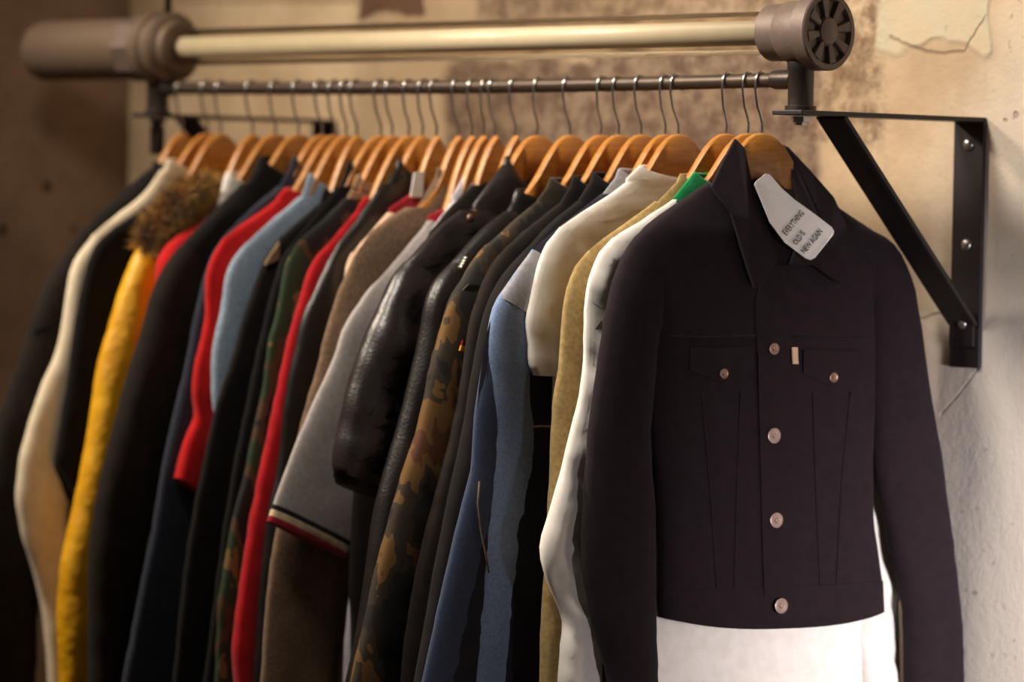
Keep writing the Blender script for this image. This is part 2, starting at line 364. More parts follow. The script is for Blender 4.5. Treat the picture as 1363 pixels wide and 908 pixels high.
# ------------------------------------------------------------------ hangers
M_wood = wood('varnished_beech', (194, 130, 54), (158, 98, 36))
HT = [(0, 0), (.011, .0015), (.022, .007), (.033, .0165), (.044, .030), (.060, .052), (.083, .078), (.105, .094), (.13, .108), (.16, .122), (.19, .137), (.205, .149)]
HB = [(0, .056), (.011, .058), (.022, .063), (.033, .071), (.044, .081), (.060, .096), (.083, .114), (.105, .127), (.13, .138), (.16, .151), (.19, .162), (.205, .160)]
def frame(yaw):
    return Vector((math.sin(yaw), math.cos(yaw), 0)), Vector((math.cos(yaw), -math.sin(yaw), 0))
def hanger(x, yaw, label, hx=None, line=None, smax=.205, wt=.0055):
    hx = x if hx is None else hx; bow = 0.
    zt = ZH+sag(x); S, Nn = frame(yaw); o = Vector((x, YR, 0))
    t = thing('coat_hanger', label, 'coat hanger', (x, YR, zt), 'wooden hangers on the rail')
    def prof(tab):
        ns = []
        for (s, d) in reversed(tab[1:]): ns.append((-s, d))
        ns += tab; return ns
    lim = min(smax, (abs(line[-1][0])-.012) if line else smax)
    ht = [(a if a < .06 else .06+(a-.06)*(lim-.06)/.145, d) for a, d in HT]
    def low(sv, d):                                     # an arm never rises above the shoulder it carries
        if not line: return d
        pts = [(abs(a), b) for a, b in line]
        if sv <= pts[0][0]:
            dd = next(lerp(d0, d1, (pts[0][0]-a0)/(a1-a0)) for (a0, d0), (a1, d1) in zip(ht, ht[1:]) if a1 >= pts[0][0] or a1 == ht[-1][0])
            return d + max(0, pts[0][1]+.014-dd)*(sv/pts[0][0])**1.3
        for (a0, d0), (a1, d1) in zip(pts, pts[1:]):
            if sv <= a1: f = max(-.3, (sv-a0)/max(1e-6, a1-a0)); return max(d, lerp(d0, d1, f)+.017)
        return max(d, pts[-1][1]+.018)
    th_ = [b-a for (_, a), (_, b) in zip(HT, HB)]
    T = prof([(a, low(a, d)) for a, d in ht]); B = prof([(a, low(a, d)+w_) for (a, d), w_ in zip(ht, th_)]); vs = []; fs = []; nr = len(T)
    for (s, d), (_, db) in zip(T, B):
        bw = 0; wt_ = wt if abs(s) < .07 else wt*.8; zt_, zb_ = zt-d, zt-db; c = .0028
        for (nn, zz) in ((-wt_, zt_-c), (-wt_*.5, zt_), (wt_*.5, zt_), (wt_, zt_-c), (wt_, zb_+c), (wt_*.5, zb_), (-wt_*.5, zb_), (-wt_, zb_+c)):
            vs.append(o+S*s+Nn*(nn+bw)+Vector((0, 0, zz)))
    for i in range(nr-1):
        for k in range(8): fs.append((i*8+k, i*8+(k+1) % 8, (i+1)*8+(k+1) % 8, (i+1)*8+k))
    fs.append(tuple(range(8))); fs.append(tuple((nr-1)*8+k for k in range(8)))
    sharp(obj('shoulder_bar', vs, fs, M_wood, t), 50)
    zr = ZR+sag(x); R = RR+.0017; pts = []
    tw = random.uniform(-.004, .004)
    for (s, z) in ((0, zt-.02), (0, zt+.004), (.0006, zt+.012), (-.003, zt+.022), (-.0085, zt+.034), (-R-.0012, zr-.012)):
        f = max(0, min(1, (z-zt-.004)/.045)); pts.append(o+Vector((tw*(z-zt)/.06+(hx-x)*f, s, z)))
    for k in range(11):
        a = math.pi*(1-k/10*1.12); pts.append(o+Vector((tw+hx-x, math.cos(a)*R, zr+math.sin(a)*R)))
    pts.append(pts[-1]+Vector((0, -.0005, -.006)))
    m = MB(); m.tube(pts, .0018, 10); m.build('hook', M_hook, t)
    return t

# ------------------------------------------------------------------ garments
def resample(pts, step):
    out = [pts[0]]; ids = [0.]
    for i in range(len(pts)-1):
        a, b = Vector(pts[i]), Vector(pts[i+1]); n = max(1, int(round((b-a).length/step)))
        for k in range(1, n+1): out.append(tuple(a.lerp(b, k/n))); ids.append(i+k/n)
    return out, ids
def smooth_poly(pts, it=2):
    p = [Vector(q) for q in pts]
    for _ in range(it):
        q = p[:]
        for i in range(1, len(p)-1): q[i] = p[i]*.5+(p[i-1]+p[i+1])*.25
        p = q
    return [tuple(q) for q in p]
class Garment:
    def __init__(s, name, label, cat, x, yaw, t, seed, group=None, thick_noise=.35):
        s.x, s.yaw, s.t, s.seed, s.tn = x, yaw, t, seed, thick_noise
        s.S, s.N = frame(yaw); s.o = Vector((x, YR, 0))
        s.root = thing(name, label, cat, (x, YR, ZH-.07), group)
    def px(s, u, v):
        p = plane(u, v, s.o, s.N); return ((p-s.o).dot(s.S), p.z)
    def w(s, sx, z, n): return s.o + s.S*sx + s.N*n + Vector((0, 0, z))
    def loft(s, rows, name, mat, nseg=24, ex=.8, fold=None, label=None, parent=None, wr=1., cap=True):
        """rows: (pL, pR, tf, tb, n0); each ring is a flattened oval spanning pL..pR"""
        vs = []; fs = []; m = len(rows)
        for (a, b, tf, tb, n0) in rows:
            a, b = Vector(a), Vector(b); c = (a+b)*.5; h = (b-a)*.5
            for k in range(nseg):
                ph = 2*math.pi*k/nseg; cc, ss = math.cos(ph), math.sin(ph)
                q = c + h*(math.copysign(abs(cc)**.85, cc)); n = math.copysign(abs(ss)**ex, ss)*(tf if ss > 0 else tb)
                v1 = noise.noise(Vector((q.x*26, q.y*7, s.seed*3.1))); v2 = noise.noise(Vector((q.x*55+q.y*25, q.y*30, s.seed*5.7)))
                n += (v1*.8+v2*.45*wr)*s.tn*wr*min(tf, tb, .02)*(1 if abs(ss) > .01 else 0)*abs(ss)
                off = v2*.0022*wr
                vs.append(s.w(q.x+off*cc, q.y, n+n0))
        for i in range(m-1):
            for k in range(nseg): fs.append((i*nseg+k, i*nseg+(k+1) % nseg, (i+1)*nseg+(k+1) % nseg, (i+1)*nseg+k))
        if cap:
            fs.append(tuple(range(nseg))); fs.append(tuple((m-1)*nseg+k for k in range(nseg)))
        o = obj(name, vs, fs, mat, parent or s.root, True, label); sharp(o, 60); return o
    def collar(s, mat, top, base, h_fall=.0, name='collar', cn=None, wall=.003, label=None, fl=.006, front=None):
        """neck band round the hanger; h_fall folds it down over itself"""
        cn = cn or s.t*.85
        (st, zt), (sb, zb) = top, base; st, sb = abs(st), abs(sb)
        front = (zt-zb)*.75 if front is None else front
        prof = [(sb-wall, zb-.012), (sb-wall, zb), (st-wall, zt-.003), (st-wall*.3, zt), (st+wall*.6, zt-.001)]
        if h_fall > 0:
            prof += [(st+wall+fl*.5, zt-h_fall*.35), (st+wall+fl, zt-h_fall*.75), (st+wall+fl*1.25, zt-h_fall), (st+wall*.5+fl*.6, zt-h_fall+.001)]
        else: prof += [(sb+wall, zb+.002), (sb+wall, zb-.014)]
        vs = []; fs = []; n = 36; m = len(prof)
        for (r, z) in prof:
            for k in range(n):
                a = 2*math.pi*k/n
                d = -front*max(0, math.sin(a))**1.5*max(0, min(1, (z-zb)/(zt-zb)))
                wob = noise.noise(Vector((a*1.5, z*20, s.seed)))*.002
                vs.append(s.w(r*math.cos(a), z+d+wob, cn*(.72+.28*r/sb)*math.sin(a)))
        for i in range(m-1):
            for k in range(n): fs.append((i*n+k, i*n+(k+1) % n, (i+1)*n+(k+1) % n, (i+1)*n+k))
        return obj(name, vs, fs, mat, s.root, True, label)
    def panel(s, poly, n, th, name, mat, parent=None, bulge=0., nfun=None, label=None):
        """small flat piece (flap, tab, patch) given by image points, laid at distance n in front of the plane"""
        P = [s.px(*p) if len(p) == 2 else (p[0], p[1]) for p in poly]; k = len(P); vs = []
        cxy = (sum(p[0] for p in P)/k, sum(p[1] for p in P)/k)
        f = nfun or (lambda a, b: n)
        for dn in (0, th):
            for p in P: vs.append(s.w(p[0], p[1], f(*p)+dn))
        vs.append(s.w(cxy[0], cxy[1], f(*cxy)+th+bulge)); c = len(vs)-1
        fs = [tuple(range(k))]
        for i in range(k): j = (i+1) % k; fs += [(i, j, k+j, k+i), (k+i, k+j, c)]
        return obj(name, vs, fs, mat, parent or s.root, False, label)

def lerp(a, b, f): return a+(b-a)*f
def vl(a, b, f): return (lerp(a[0], b[0], f), lerp(a[1], b[1], f))

LINE = {}
def make_garment(g, outer, sh, mat, smat=None, V0=(.125, -.075), V1=(.085, -.018), inner_end=None, cuff=None, body_outer=None, hem_v=1010,
                 hem_s=None, t=None, far_lim=.285, sleeve_n=0., bands=None, body_t=None, smat_far=None, wr=1., sl_t=None, neck_s=None):
    """outer: image points of the near edge, from the neck over the shoulder (index sh) and down the sleeve"""
    t = t or g.t; bt = body_t or t; smat = smat or mat; slt = sl_t or t
    P = [g.px(*p) for p in outer]
    shp = P[sh]; ssh = shp[0]
    LINE[g.seed-1] = [(a, ZH-b) for a, b in P[:sh+1]]
    # ---- body
    left = list(P[:sh+1])
    if body_outer: left += [g.px(*p) for p in body_outer]
    else:
        zend = g.px(outer[sh][0], hem_v)[1]
        hs = hem_s if hem_s is not None else ssh*.98
        left += [(ssh*.97, shp[1]-.07), (ssh*.93, shp[1]-.2), (lerp(ssh*.93, hs, .5), lerp(shp[1]-.2, zend, .5)), (hs, zend)]
    left, ids = resample(left, .018); left = smooth_poly(left, 1)
    rows = []
    nrow = len(left)
    for i, (s_, z_) in enumerate(left):
        far = min(-s_, .26); 
        k = min(1, i/4); tt = lerp(max(.0085, bt*.55), bt, k)
        drop = 0
        rows.append(((s_, z_), (far, z_-drop), tt, tt, 0))
    body = g.loft(rows, 'body', mat, wr=wr)
    # ---- near sleeve
    sl = P[max(sh-1, 0):]; 
    sl, ids = resample(sl, .014); sl = smooth_poly(sl, 1); ns = len(sl)
    Vend = V1
    if inner_end: q = g.px(*inner_end); Vend = (q[0]-sl[-1][0], q[1]-sl[-1][1])
    def srows(side, sl, Vend, nn):
        out = []
        for i, (s_, z_) in enumerate(sl):
            f = i/(len(sl)-1); V = vl(V0, Vend, f**.8); k = min(1, i/3.5)
            tt = lerp(slt*.7, slt, k)
            a = (s_*side, z_); b = ((s_+V[0])*side, z_+V[1])
            out.append((a, b, tt, tt, nn) if side > 0 else (a, b, tt, tt, nn))
        return out
    R = srows(1, sl, Vend, sleeve_n)
    if bands:                                            # (fraction of length from the end, material, name, thicker)
        cuts = [len(R)-1]
        # explicit extra rows for the bands
        a0, b0, tt, _, nn = R[-1]; a1, b1 = R[-3][0], R[-3][1]
        d = (Vector(a0)-Vector(a1)).normalized()
        sleeve = g.loft(R, 'sleeve', smat, wr=wr)
        pa, pb = Vector(a0), Vector(b0)
        for (hgt, bm, nm) in bands:
            qa, qb = pa+d*hgt, pb+d*hgt
            g.loft([(tuple(pa), tuple(pb), tt*1.08, tt*1.08, nn), (tuple(pa.lerp(qa, .5)), tuple(pb.lerp(qb, .5)), tt*1.12, tt*1.12, nn), (tuple(qa), tuple(qb), tt*1.08, tt*1.08, nn)], nm, bm, parent=sleeve, wr=.0)
            pa, pb = qa, qb
    elif cuff:
        ln, cm = cuff; k = max(2, int(ln/.016)); sleeve = g.loft(R[:len(R)-k+1], 'sleeve', smat, wr=wr)
        CR = [(a, b, tf*1.06, tb*1.06, nn) for (a, b, tf, tb, nn) in R[-k:]]; g.loft(CR, 'cuff', cm, parent=sleeve, wr=.4)
    else: sleeve = g.loft(R, 'sleeve', smat, wr=wr)
    # ---- far sleeve (towards the wall), pressed in so that it stays clear of the wall
    mx = max(-p[0] for p in sl); lim = far_lim; k = min(1., (lim-(-ssh))/max(1e-3, mx+ssh)) if mx > lim else 1.
    fl = [((p[0] if -p[0] < -ssh else ssh+(p[0]-ssh)*k), p[1]) for p in sl]
    Rf = srows(-1, fl, V1 if inner_end is None else Vend, 0); g.loft(Rf, 'sleeve', smat_far or smat, wr=wr)
    return body, sleeve, R

# --- cloth colours
M = {}
M['black_leather'] = leather('black_leather', (30, 24, 22), .40)
M['grey_leather'] = leather('worn_black_leather', (46, 38, 37), .36)
M['charcoal'] = fabric('charcoal_cloth', (34, 27, 25), (25, 20, 19), sheen=.04)
M['black'] = fabric('black_cloth', (18, 14, 13), (12, 10, 10), sheen=.02)
M['black2'] = fabric('black_twill', (26, 20, 19), (19, 15, 14), sheen=.03)
M['brownblack'] = fabric('brown_black_cloth', (36, 26, 21), (26, 19, 16), sheen=.03)
M['cream'] = fabric('cream_cotton', (238, 222, 196), (228, 210, 182), bump=.1)
M['yellow'] = fabric('yellow_nylon', (240, 178, 12), (226, 160, 8), rough=.5, scale=14, weave=26, bump=.6, sheen=0, bumpd=.010)
M['red'] = fabric('red_cotton', (205, 22, 22), (188, 16, 18), bump=.1)
M['red2'] = fabric('deep_red_jersey', (180, 14, 24), (162, 10, 20), bump=.1)
M['white'] = fabric('white_cotton', (244, 238, 230), (236, 228, 218), bump=.1, sheen=.05)
M['navy'] = fabric('navy_denim', (52, 56, 70), (40, 43, 55), scale=220)
M['ltblue'] = fabric('light_blue_chambray', (160, 178, 196), (138, 154, 176), scale=200)
M['denim'] = fabric('washed_blue_denim', (66, 76, 100), (56, 65, 90), scale=320, bump=.4)
M['denim_lit'] = fabric('lit_blue_denim', (136, 154, 186), (114, 132, 168), scale=320, bump=.4)  # sleeve denim made paler to stand for the light on it
M['denim_shade'] = fabric('shaded_blue_denim', (38, 36, 50), (28, 27, 38), scale=180)  # same jacket's body, its shade put into a darker denim colour
M['greydenim'] = fabric('grey_marl', (158, 156, 160), (140, 138, 144), scale=160)
M['grey'] = fabric('grey_jersey', (176, 167, 162), (160, 151, 147), scale=150)
M['brown'] = fabric('brown_wool', (126, 100, 78), (104, 82, 64), scale=180, weave=500, bump=.5)
M['khaki'] = fabric('khaki_twill', (168, 142, 92), (146, 120, 74), scale=160)
M['green'] = fabric('green_rib', (18, 138, 74), (12, 118, 62), weave=300, bump=.4)
M['dkred'] = fabric('dark_red_rib', (150, 20, 30), (126, 14, 24), weave=300, bump=.4)
M['peach'] = fabric('pale_peach_knit', (226, 190, 160), (214, 176, 146))
M['lilac'] = fabric('pale_lilac_cotton', (206, 198, 204), (194, 184, 192))
M['tan'] = fabric('tan_suede', (164, 132, 98), (146, 114, 82))
M['camo'] = camo('dark_woodland_camo', [(20, 18, 16), (74, 50, 28), (34, 52, 26), (112, 84, 44)])
M['camo2'] = camo('brown_camo', [(24, 19, 15), (50, 38, 24), (104, 72, 28), (84, 46, 20)], 17)
M['olive'] = fabric('olive_cloth', (62, 52, 38), (50, 42, 30))
M['navyband'] = fabric('navy_rib', (20, 20, 30)); M['creamband'] = fabric('cream_rib', (226, 200, 158)); 
M['jacket'] = fabric('black_corduroy', (35, 23, 29), (29, 19, 24), sheen=.03, weave=600, bump=.3)
M['snap'] = metal('bronze_button', (150, 118, 104), .4, .8); M['pewter'] = metal('pewter_button', (176, 150, 140), .35, .7)
M['silver'] = metal('zip_metal', (214, 204, 190), .3, .9)
M['tag'] = plain('white_card', (240, 234, 234), .6); M['ink'] = plain('black_ink', (46, 36, 36), .7)
M['sheer'] = None
def sheer():
    m = fabric('sheer_white_cotton', (240, 232, 222), (230, 220, 208), bump=.12, sheen=.05)
    nt = m.node_tree; lk = nt.links.new; b = nt.nodes['Principled BSDF']
    tr = N(nt, 'ShaderNodeBsdfTransparent'); mx = N(nt, 'ShaderNodeMixShader'); mx.inputs[0].default_value = .10
    lk(b.outputs[0], mx.inputs[1]); lk(tr.outputs[0], mx.inputs[2]); lk(mx.outputs[0], nt.nodes['Material Output'].inputs['Surface']); return m
M['sheer'] = sheer()

# --- places on the rail: hook positions read along the rail, bodies spread so that neighbours just touch
HU = [235, 269, 286, 329, 359, 390, 421, 437, 455, 466, 500, 515, 537, 555, 574, 603, 622, 638, 650, 679, 708, 752, 793, 817, 847, 881, 894, 960, 991, 999]
def hook_x(u):
    lo, hi = XL-.1, .1
    for _ in range(50):
        mdl = (lo+hi)/2; p = Vector((mdl, YR-.012, ZR)); d = p-CAM; uu = CX+F*d.dot(RT)/d.dot(fwd)
        if uu < u: lo = mdl
        else: hi = mdl
    return mdl
HX = [hook_x(u) for u in HU]
HX[29] = HX[28]+.019
X_ = HX[:]
MIN = .0235
for _ in range(400):
    for i in range(29):
        d = X_[i+1]-X_[i]
        if d < MIN: e = (MIN-d)*.5; X_[i] -= e; X_[i+1] += e
YAW = [0.]*30; YAW[25] = math.radians(1); YAW[26] = math.radians(2.5); YAW[27] = math.radians(9); YAW[28] = math.radians(11); YAW[29] = math.radians(12)
def halft(i):
    a = X_[i]-X_[i-1] if i > 0 else .06; b = X_[i+1]-X_[i] if i < 29 else .06
    return max(.0112, min(.024 if i != 27 else .0145, .49*min(a, b)))
H_OBJ = []
GRP = {'jacket': 'jackets on the rail', 'denim jacket': 'jackets on the rail', 'leather jacket': 'jackets on the rail', 'coat': 'coats on the rail', 'parka': 'coats on the rail'}
def G(i, name, label, cat, group=None, **kw):
    group = GRP.get(cat, 'shirts and tops on the rail')
    return Garment(name, label, cat, X_[i], YAW[i], halft(i), i+1, group, **kw)
def col(g, mat, top, base, **kw):
    a, b = g.px(*top); ln = LINE.get(g.seed-1)
    if ln and .035 < -a < -ln[0][0]-.004: ln.insert(0, (a, ZH-b))
    return g.collar(mat, g.px(*top), g.px(*base), **kw)

# 1 black leather coat
g = G(0, 'leather_coat', 'long black leather coat at the far left end of the rail by the concrete wall', 'coat')
make_garment(g, [(200,224),(150,268),(110,305),(88,335),(66,368),(45,420),(30,470),(12,520),(-2,560),(-18,640),(-28,740),(-34,960)], 3, M['black2'], M['brownblack'], V1=(.1,-.02))
col(g, M['black2'], (207,214), (198,232), h_fall=.03)
m_ = g.panel([(33,440),(62,425),(86,420),(86,424),(62,430),(34,446)], 0, .002, 'shoulder_seam', M['black'], nfun=lambda a,b: g.t*.9)
# 2 cream shirt
g = G(1, 'long_sleeve_shirt', 'cream long sleeved shirt between the black coat and the black tee', 'shirt')
make_garment(g, [(214,226),(200,248),(180,268),(150,290),(125,311),(99,347),(92,372),(85,420),(79,458),(72,480),(58,508),(40,560),(28,610),(22,660),(30,712),(48,765),(59,820),(65,908),(67,980)], 5, M['cream'], V1=(.06,-.01), sl_t=g.t*1.15)
col(g, M['cream'], (224,211), (213,236), h_fall=.028)
# 3 black tee
g = G(2, 't_shirt', 'black short sleeved tee squeezed between the cream shirt and the yellow parka', 't-shirt')
make_garment(g, [(232,250),(195,276),(155,300),(127,324),(117,350),(103,411),(94,478),(85,540),(74,612)], 3, M['black'], inner_end=(128,735), V0=(.13,-.07))
col(g, M['black'], (240,236), (232,252), wall=.004)
# 4 yellow parka with fur hood
gp = g = G(3, 'parka', 'bright yellow parka with a brown fur trimmed hood', 'parka')
yr_ = make_garment(g, [(278,266),(245,284),(218,302),(188,325),(172,357),(157,399),(147,439),(134,480),(123,551),(113,612),(98,687),(85,744),(78,815),(81,870),(83,990)], 3, M['yellow'], V1=(.085,-.02), cuff=(.10, M['yellow']), sl_t=g.t*1.1, wr=1.6)
col(g, M['yellow'], (288,250), (277,270), h_fall=.02)
def fur(g):
    pts = [g.px(*p) for p in ((285,262),(262,258),(238,262),(220,280),(206,302),(198,328))]
    pts, _ = resample(pts, .006); pts = smooth_poly(pts, 3); n = len(pts)
    core = MB(); cp = []; rad = []
    for i, (s, z) in enumerate(pts):
        f = i/(n-1); cp.append(g.w(s, z, .004+.016*math.sin(f*math.pi))); rad.append(lerp(.018, .0135, f)*(1+.15*math.sin(i*1.9)))
    core.tube(cp, rad, 14)
    mf = fabric('brown_fur', (196, 146, 66), (84, 54, 20), rough=.8, scale=55, weave=300, bump=.8, sheen=.3)
    hood = core.build('hood', M['brownblack'], g.root)
    v = []; f_ = []; rnd = random.Random(4)
    for _ in range(5200):
        i = rnd.randrange(n); a = rnd.uniform(0, 2*math.pi)
        c = cp[i]; tng = (cp[min(i+1, n-1)]-cp[max(i-1, 0)]).normalized(); e1 = tng.cross(g.N).normalized(); e2 = tng.cross(e1)
        d = (e1*math.cos(a)+e2*math.sin(a)); root = c + d*rad[i]*.8 + tng*rnd.uniform(-.004, .004)
        ln = rnd.uniform(.014, .034); d2 = (d*1.2 + tng*rnd.uniform(-.9, .9) + Vector((0, 0, -.35))).normalized()
        tip = root + d2*ln; w = d2.cross(Vector((rnd.uniform(-1,1), rnd.uniform(-1,1), rnd.uniform(-1,1)))).normalized()*.0013; w2 = d2.cross(w).normalized()*.0013
        b = len(v); v += [root+w, root-w*.5+w2, root-w*.5-w2, tip]; f_ += [(b, b+1, b+3), (b+1, b+2, b+3), (b+2, b, b+3)]
    o = obj('fur_trim', v, f_, mf, hood, False, 'brown fur trim')
fur(g)
# 5 red polo with white collar
g = G(4, 'polo_shirt', 'red polo shirt with a white collar right of the yellow parka', 'polo shirt')
make_garment(g, [(293,274),(269,296),(246,308),(226,322),(211,344),(209,380),(212,420),(206,470)], 3, M['red'], inner_end=(275,480))
col(g, M['white'], (303,229), (288,268), h_fall=.036, fl=.008, label='white collar')
# 6 black jacket with leather shoulder
g = G(5, 'jacket', 'black jacket with a seamed shoulder between the red polo and the navy denim jacket', 'jacket')
make_garment(g, [(322,244),(286,282),(262,304),(240,328),(222,352),(206,385),(198,413),(188,451),(177,480),(160,541),(141,617),(127,687),(120,753),(121,857),(122,990)], 4, M['black2'], M['brownblack'], V1=(.10,-.02), sl_t=g.t*1.1)
col(g, M['charcoal'], (345,207), (325,248), h_fall=.04)
# 7 navy denim
g = G(6, 'denim_jacket', 'dark navy denim jacket behind the red sweatshirt', 'denim jacket')
make_garment(g, [(370,248),(340,272),(307,303),(284,334),(273,365),(265,395),(256,439),(243,504),(221,598),(203,706),(184,800),(165,900),(152,990)], 3, M['navy'], V1=(.10,-.02))
col(g, M['navy'], (391,208), (371,246), h_fall=.036)
# 8 red sweatshirt
g = G(7, 'sweatshirt', 'bright red sweatshirt with a bunched sleeve beside the light blue shirt', 'sweatshirt')
make_garment(g, [(370,264),(345,283),(320,299),(299,316),(284,336),(274,366),(274,394),(277,412),(271,439),(259,490),(257,530),(262,553),(250,574),(241,604),(235,636)], 4, M['red'], inner_end=(263,656), cuff=(.05, M['red']))
col(g, M['red'], (380,250), (370,266), wall=.004)
# 9 light blue shirt
g = G(8, 'chambray_shirt', 'light blue chambray shirt right of the red sweatshirt', 'shirt')
make_garment(g, [(398,262),(380,278),(353,300),(329,322),(310,344),(301,368),(296,403),(289,436),(285,455),(282,490),(283,530),(290,580),(300,660)], 4, M['ltblue'], V1=(.08,-.02), sl_t=g.t*1.1)
col(g, M['ltblue'], (412,231), (398,262), h_fall=.032)
# 10 black jacket with tan shoulder patch
g = G(9, 'jacket', 'black jacket with a tan shoulder patch beside the light blue shirt', 'jacket')
make_garment(g, [(428,268),(400,292),(374,314),(350,350),(339,378),(329,406),(321,432),(313,465),(303,495),(294,521),(284,555),(274,605),(262,660),(245,763),(231,904),(226,990)], 3, M['black2'], V1=(.10,-.02))
col(g, M['black'], (434,250), (426,272), h_fall=.02)
g.panel([(366,322),(350,346),(347,352),(356,350),(366,344)], 0, .003, 'shoulder_patch', M['tan'], nfun=lambda a, b: g.t*.62, label='tan patch')
# 11 black jacket
g = G(10, 'jacket', 'plain black jacket left of the green camouflage jacket', 'jacket')
make_garment(g, [(447,248),(415,290),(392,318),(374,345),(364,380),(352,430),(338,490),(324,560),(312,620),(299,700),(286,800),(272,908),(264,990)], 3, M['black'], V1=(.10,-.02))
col(g, M['charcoal'], (464,214), (448,252), h_fall=.036)
# 12 camo
g = G(11, 'camouflage_jacket', 'dark camouflage jacket with green patches left of the deep red tee', 'jacket')
make_garment(g, [(458,264),(431,292),(410,307),(394,326),(379,350),(372,398),(367,423),(359,447),(354,488),(346,538),(337,579),(326,632),(314,674),(300,747),(291,797),(287,905),(284,990)], 4, M['camo'], V1=(.09,-.02))
col(g, M['tan'], (476,232), (460,262), h_fall=.02)
# 13 red long sleeve
g = G(12, 'long_sleeve_tee', 'deep red long sleeved tee between the camouflage jacket and the black leather jacket', 't-shirt')
make_garment(g, [(477,278),(459,298),(442,319),(424,338),(410,361),(402,390),(393,420),(385,449),(377,486),(369,521),(361,559),(354,596),(346,632),(335,683),(324,756),(314,826),(310,867),(314,912),(318,960)], 3, M['red2'], V1=(.06,-.01), inner_end=(350,960))
col(g, M['red2'], (486,262), (477,282), wall=.004)
# 14 black leather jacket
g = G(13, 'leather_jacket', 'black leather jacket left of the brown wool coat', 'leather jacket')
make_garment(g, [(509,244),(490,270),(474,294),(452,320),(437,348),(427,368),(415,396),(405,414),(398,440),(394,464),(387,489),(382,521),(377,559),(374,596),(369,632),(357,683),(349,756),(345,817),(341,867),(334,990)], 4, M['black_leather'], V1=(.09,-.02))
col(g, M['black_leather'], (531,210), (510,250), h_fall=.045)
# 15 peach sweater with dark red rib
g = G(14, 'sweater', 'pale peach sweater with a dark red ribbed collar under the brown coat', 'sweater')
make_garment(g, [(516,283),(499,302),(482,322),(468,336),(460,354),(462,385),(462,440)], 4, M['peach'], inner_end=(530,455))
col(g, M['dkred'], (548,257), (521,280), wall=.005, label='dark red ribbed collar')
g.panel([(541,262),(546,230),(559,228),(557,262)], .0, .0015, 'neck_label', M['white'], nfun=lambda a, b: g.t*.5, label='white neck label')
# 16 brown wool coat
g = G(15, 'wool_coat', 'brown wool coat hanging left of the grey striped cuff tee', 'coat')
make_garment(g, [(540,276),(505,297),(485,319),(470,346),(453,381),(445,406),(440,423),(432,449),(424,483),(416,512),(406,546),(398,579),(385,640),(370,702),(362,747),(354,810),(348,905),(344,990)], 4, M['brown'], V1=(.12,-.02))
col(g, M['brown'], (584,222), (548,286), h_fall=.075, fl=.010)
# 17 grey tee with striped cuffs
g = G(16, 't_shirt', 'grey tee with navy cream and dark red striped sleeve cuff', 't-shirt')
make_garment(g, [(572,290),(550,319),(526,346),(507,369),(491,383),(478,404),(463,424),(455,442),(448,465),(440,487),(422,525),(405,563),(393,592),(378,631),(364,671)], 4, M['grey'], V0=(.12,-.07), inner_end=(466,722),
             bands=[(.007, M['navyband'], 'navy_stripe'), (.009, M['creamband'], 'cream_stripe'), (.008, M['dkred'], 'red_stripe')])
col(g, M['dkred'], (588,279), (572,290), wall=.004, label='dark red collar')
# 18 pale lilac shirt
g = G(17, 'long_sleeve_shirt', 'pale lilac shirt mostly hidden behind the black leather jackets', 'shirt')
make_garment(g, [(604,266),(585,290),(566,318),(548,350),(530,388),(515,428),(500,485),(487,545),(478,620),(472,700),(468,780),(460,850),(455,990)], 3, M['lilac'], V1=(.08,-.02))
col(g, M['lilac'], (621,231), (604,264), wall=.004)
# 19, 20 dark jackets
g = G(18, 'jacket', 'dark brown jacket with only a sliver in view behind the puffed leather sleeve', 'jacket')
make_garment(g, [(628,246),(600,275),(575,305),(550,345),(530,382),(514,424),(500,480),(485,540),(475,620),(468,700),(466,780),(468,850),(470,990)], 3, M['brownblack'], V1=(.09,-.02))
col(g, M['brownblack'], (638,236), (627,252), h_fall=.016)
g = G(19, 'jacket', 'plain charcoal jacket directly behind the big collared leather jacket', 'jacket')
make_garment(g, [(655,250),(622,286),(594,320),(572,352),(556,390),(548,430),(540,480),(528,530),(515,580),(510,640),(500,750),(492,850),(484,990)], 3, M['charcoal'], V1=(.09,-.02))
col(g, M['charcoal'], (664,232), (654,254), h_fall=.02)
# 21 big collared leather jacket
g = G(20, 'leather_jacket', 'shiny black leather jacket with a tall collar and a creased puffed sleeve', 'leather jacket', thick_noise=.6)
make_garment(g, [(612,280),(586,300),(562,324),(541,347),(525,367),(514,390),(503,415),(491,440),(480,475),(468,513),(458,554),(450,592),(447,620),(454,642)], 4, M['grey_leather'], V0=(.13,-.08), inner_end=(520,668), cuff=(.03, M['black_leather']), sl_t=g.t*1.35, wr=1.5)
col(g, M['grey_leather'], (674,207), (628,272), h_fall=.07, fl=.012)
sn = g.px(612, 290); m = MB(); m.lathe(g.w(sn[0], sn[1], g.t*.95), g.N, [(0, .006), (.002, .006), (.004, .003)], 16); m.build('snap_button', M['snap'], g.root)
# 22 jacket with metal zip
g = G(21, 'jacket', 'black jacket with a bright metal zip end on its shoulder', 'jacket')
make_garment(g, [(672,281),(639,307),(619,329),(604,348),(588,364),(574,384),(567,410),(560,450),(550,497),(540,540),(528,580),(515,625),(500,690),(488,772),(476,848),(462,920),(455,990)], 4, M['black_leather'], V1=(.09,-.02))
col(g, M['black_leather'], (688,251), (672,282), h_fall=.03)
for k in range(4):
    sn = g.px(608-k*2.0, 344+k*3.8); m = MB(); m.lathe(g.w(sn[0], sn[1], g.t*.55), g.N, [(0, .0026), (.006, .0026), (.007, .001)], 8); m.build('zip_tooth', M['silver'], g.root)
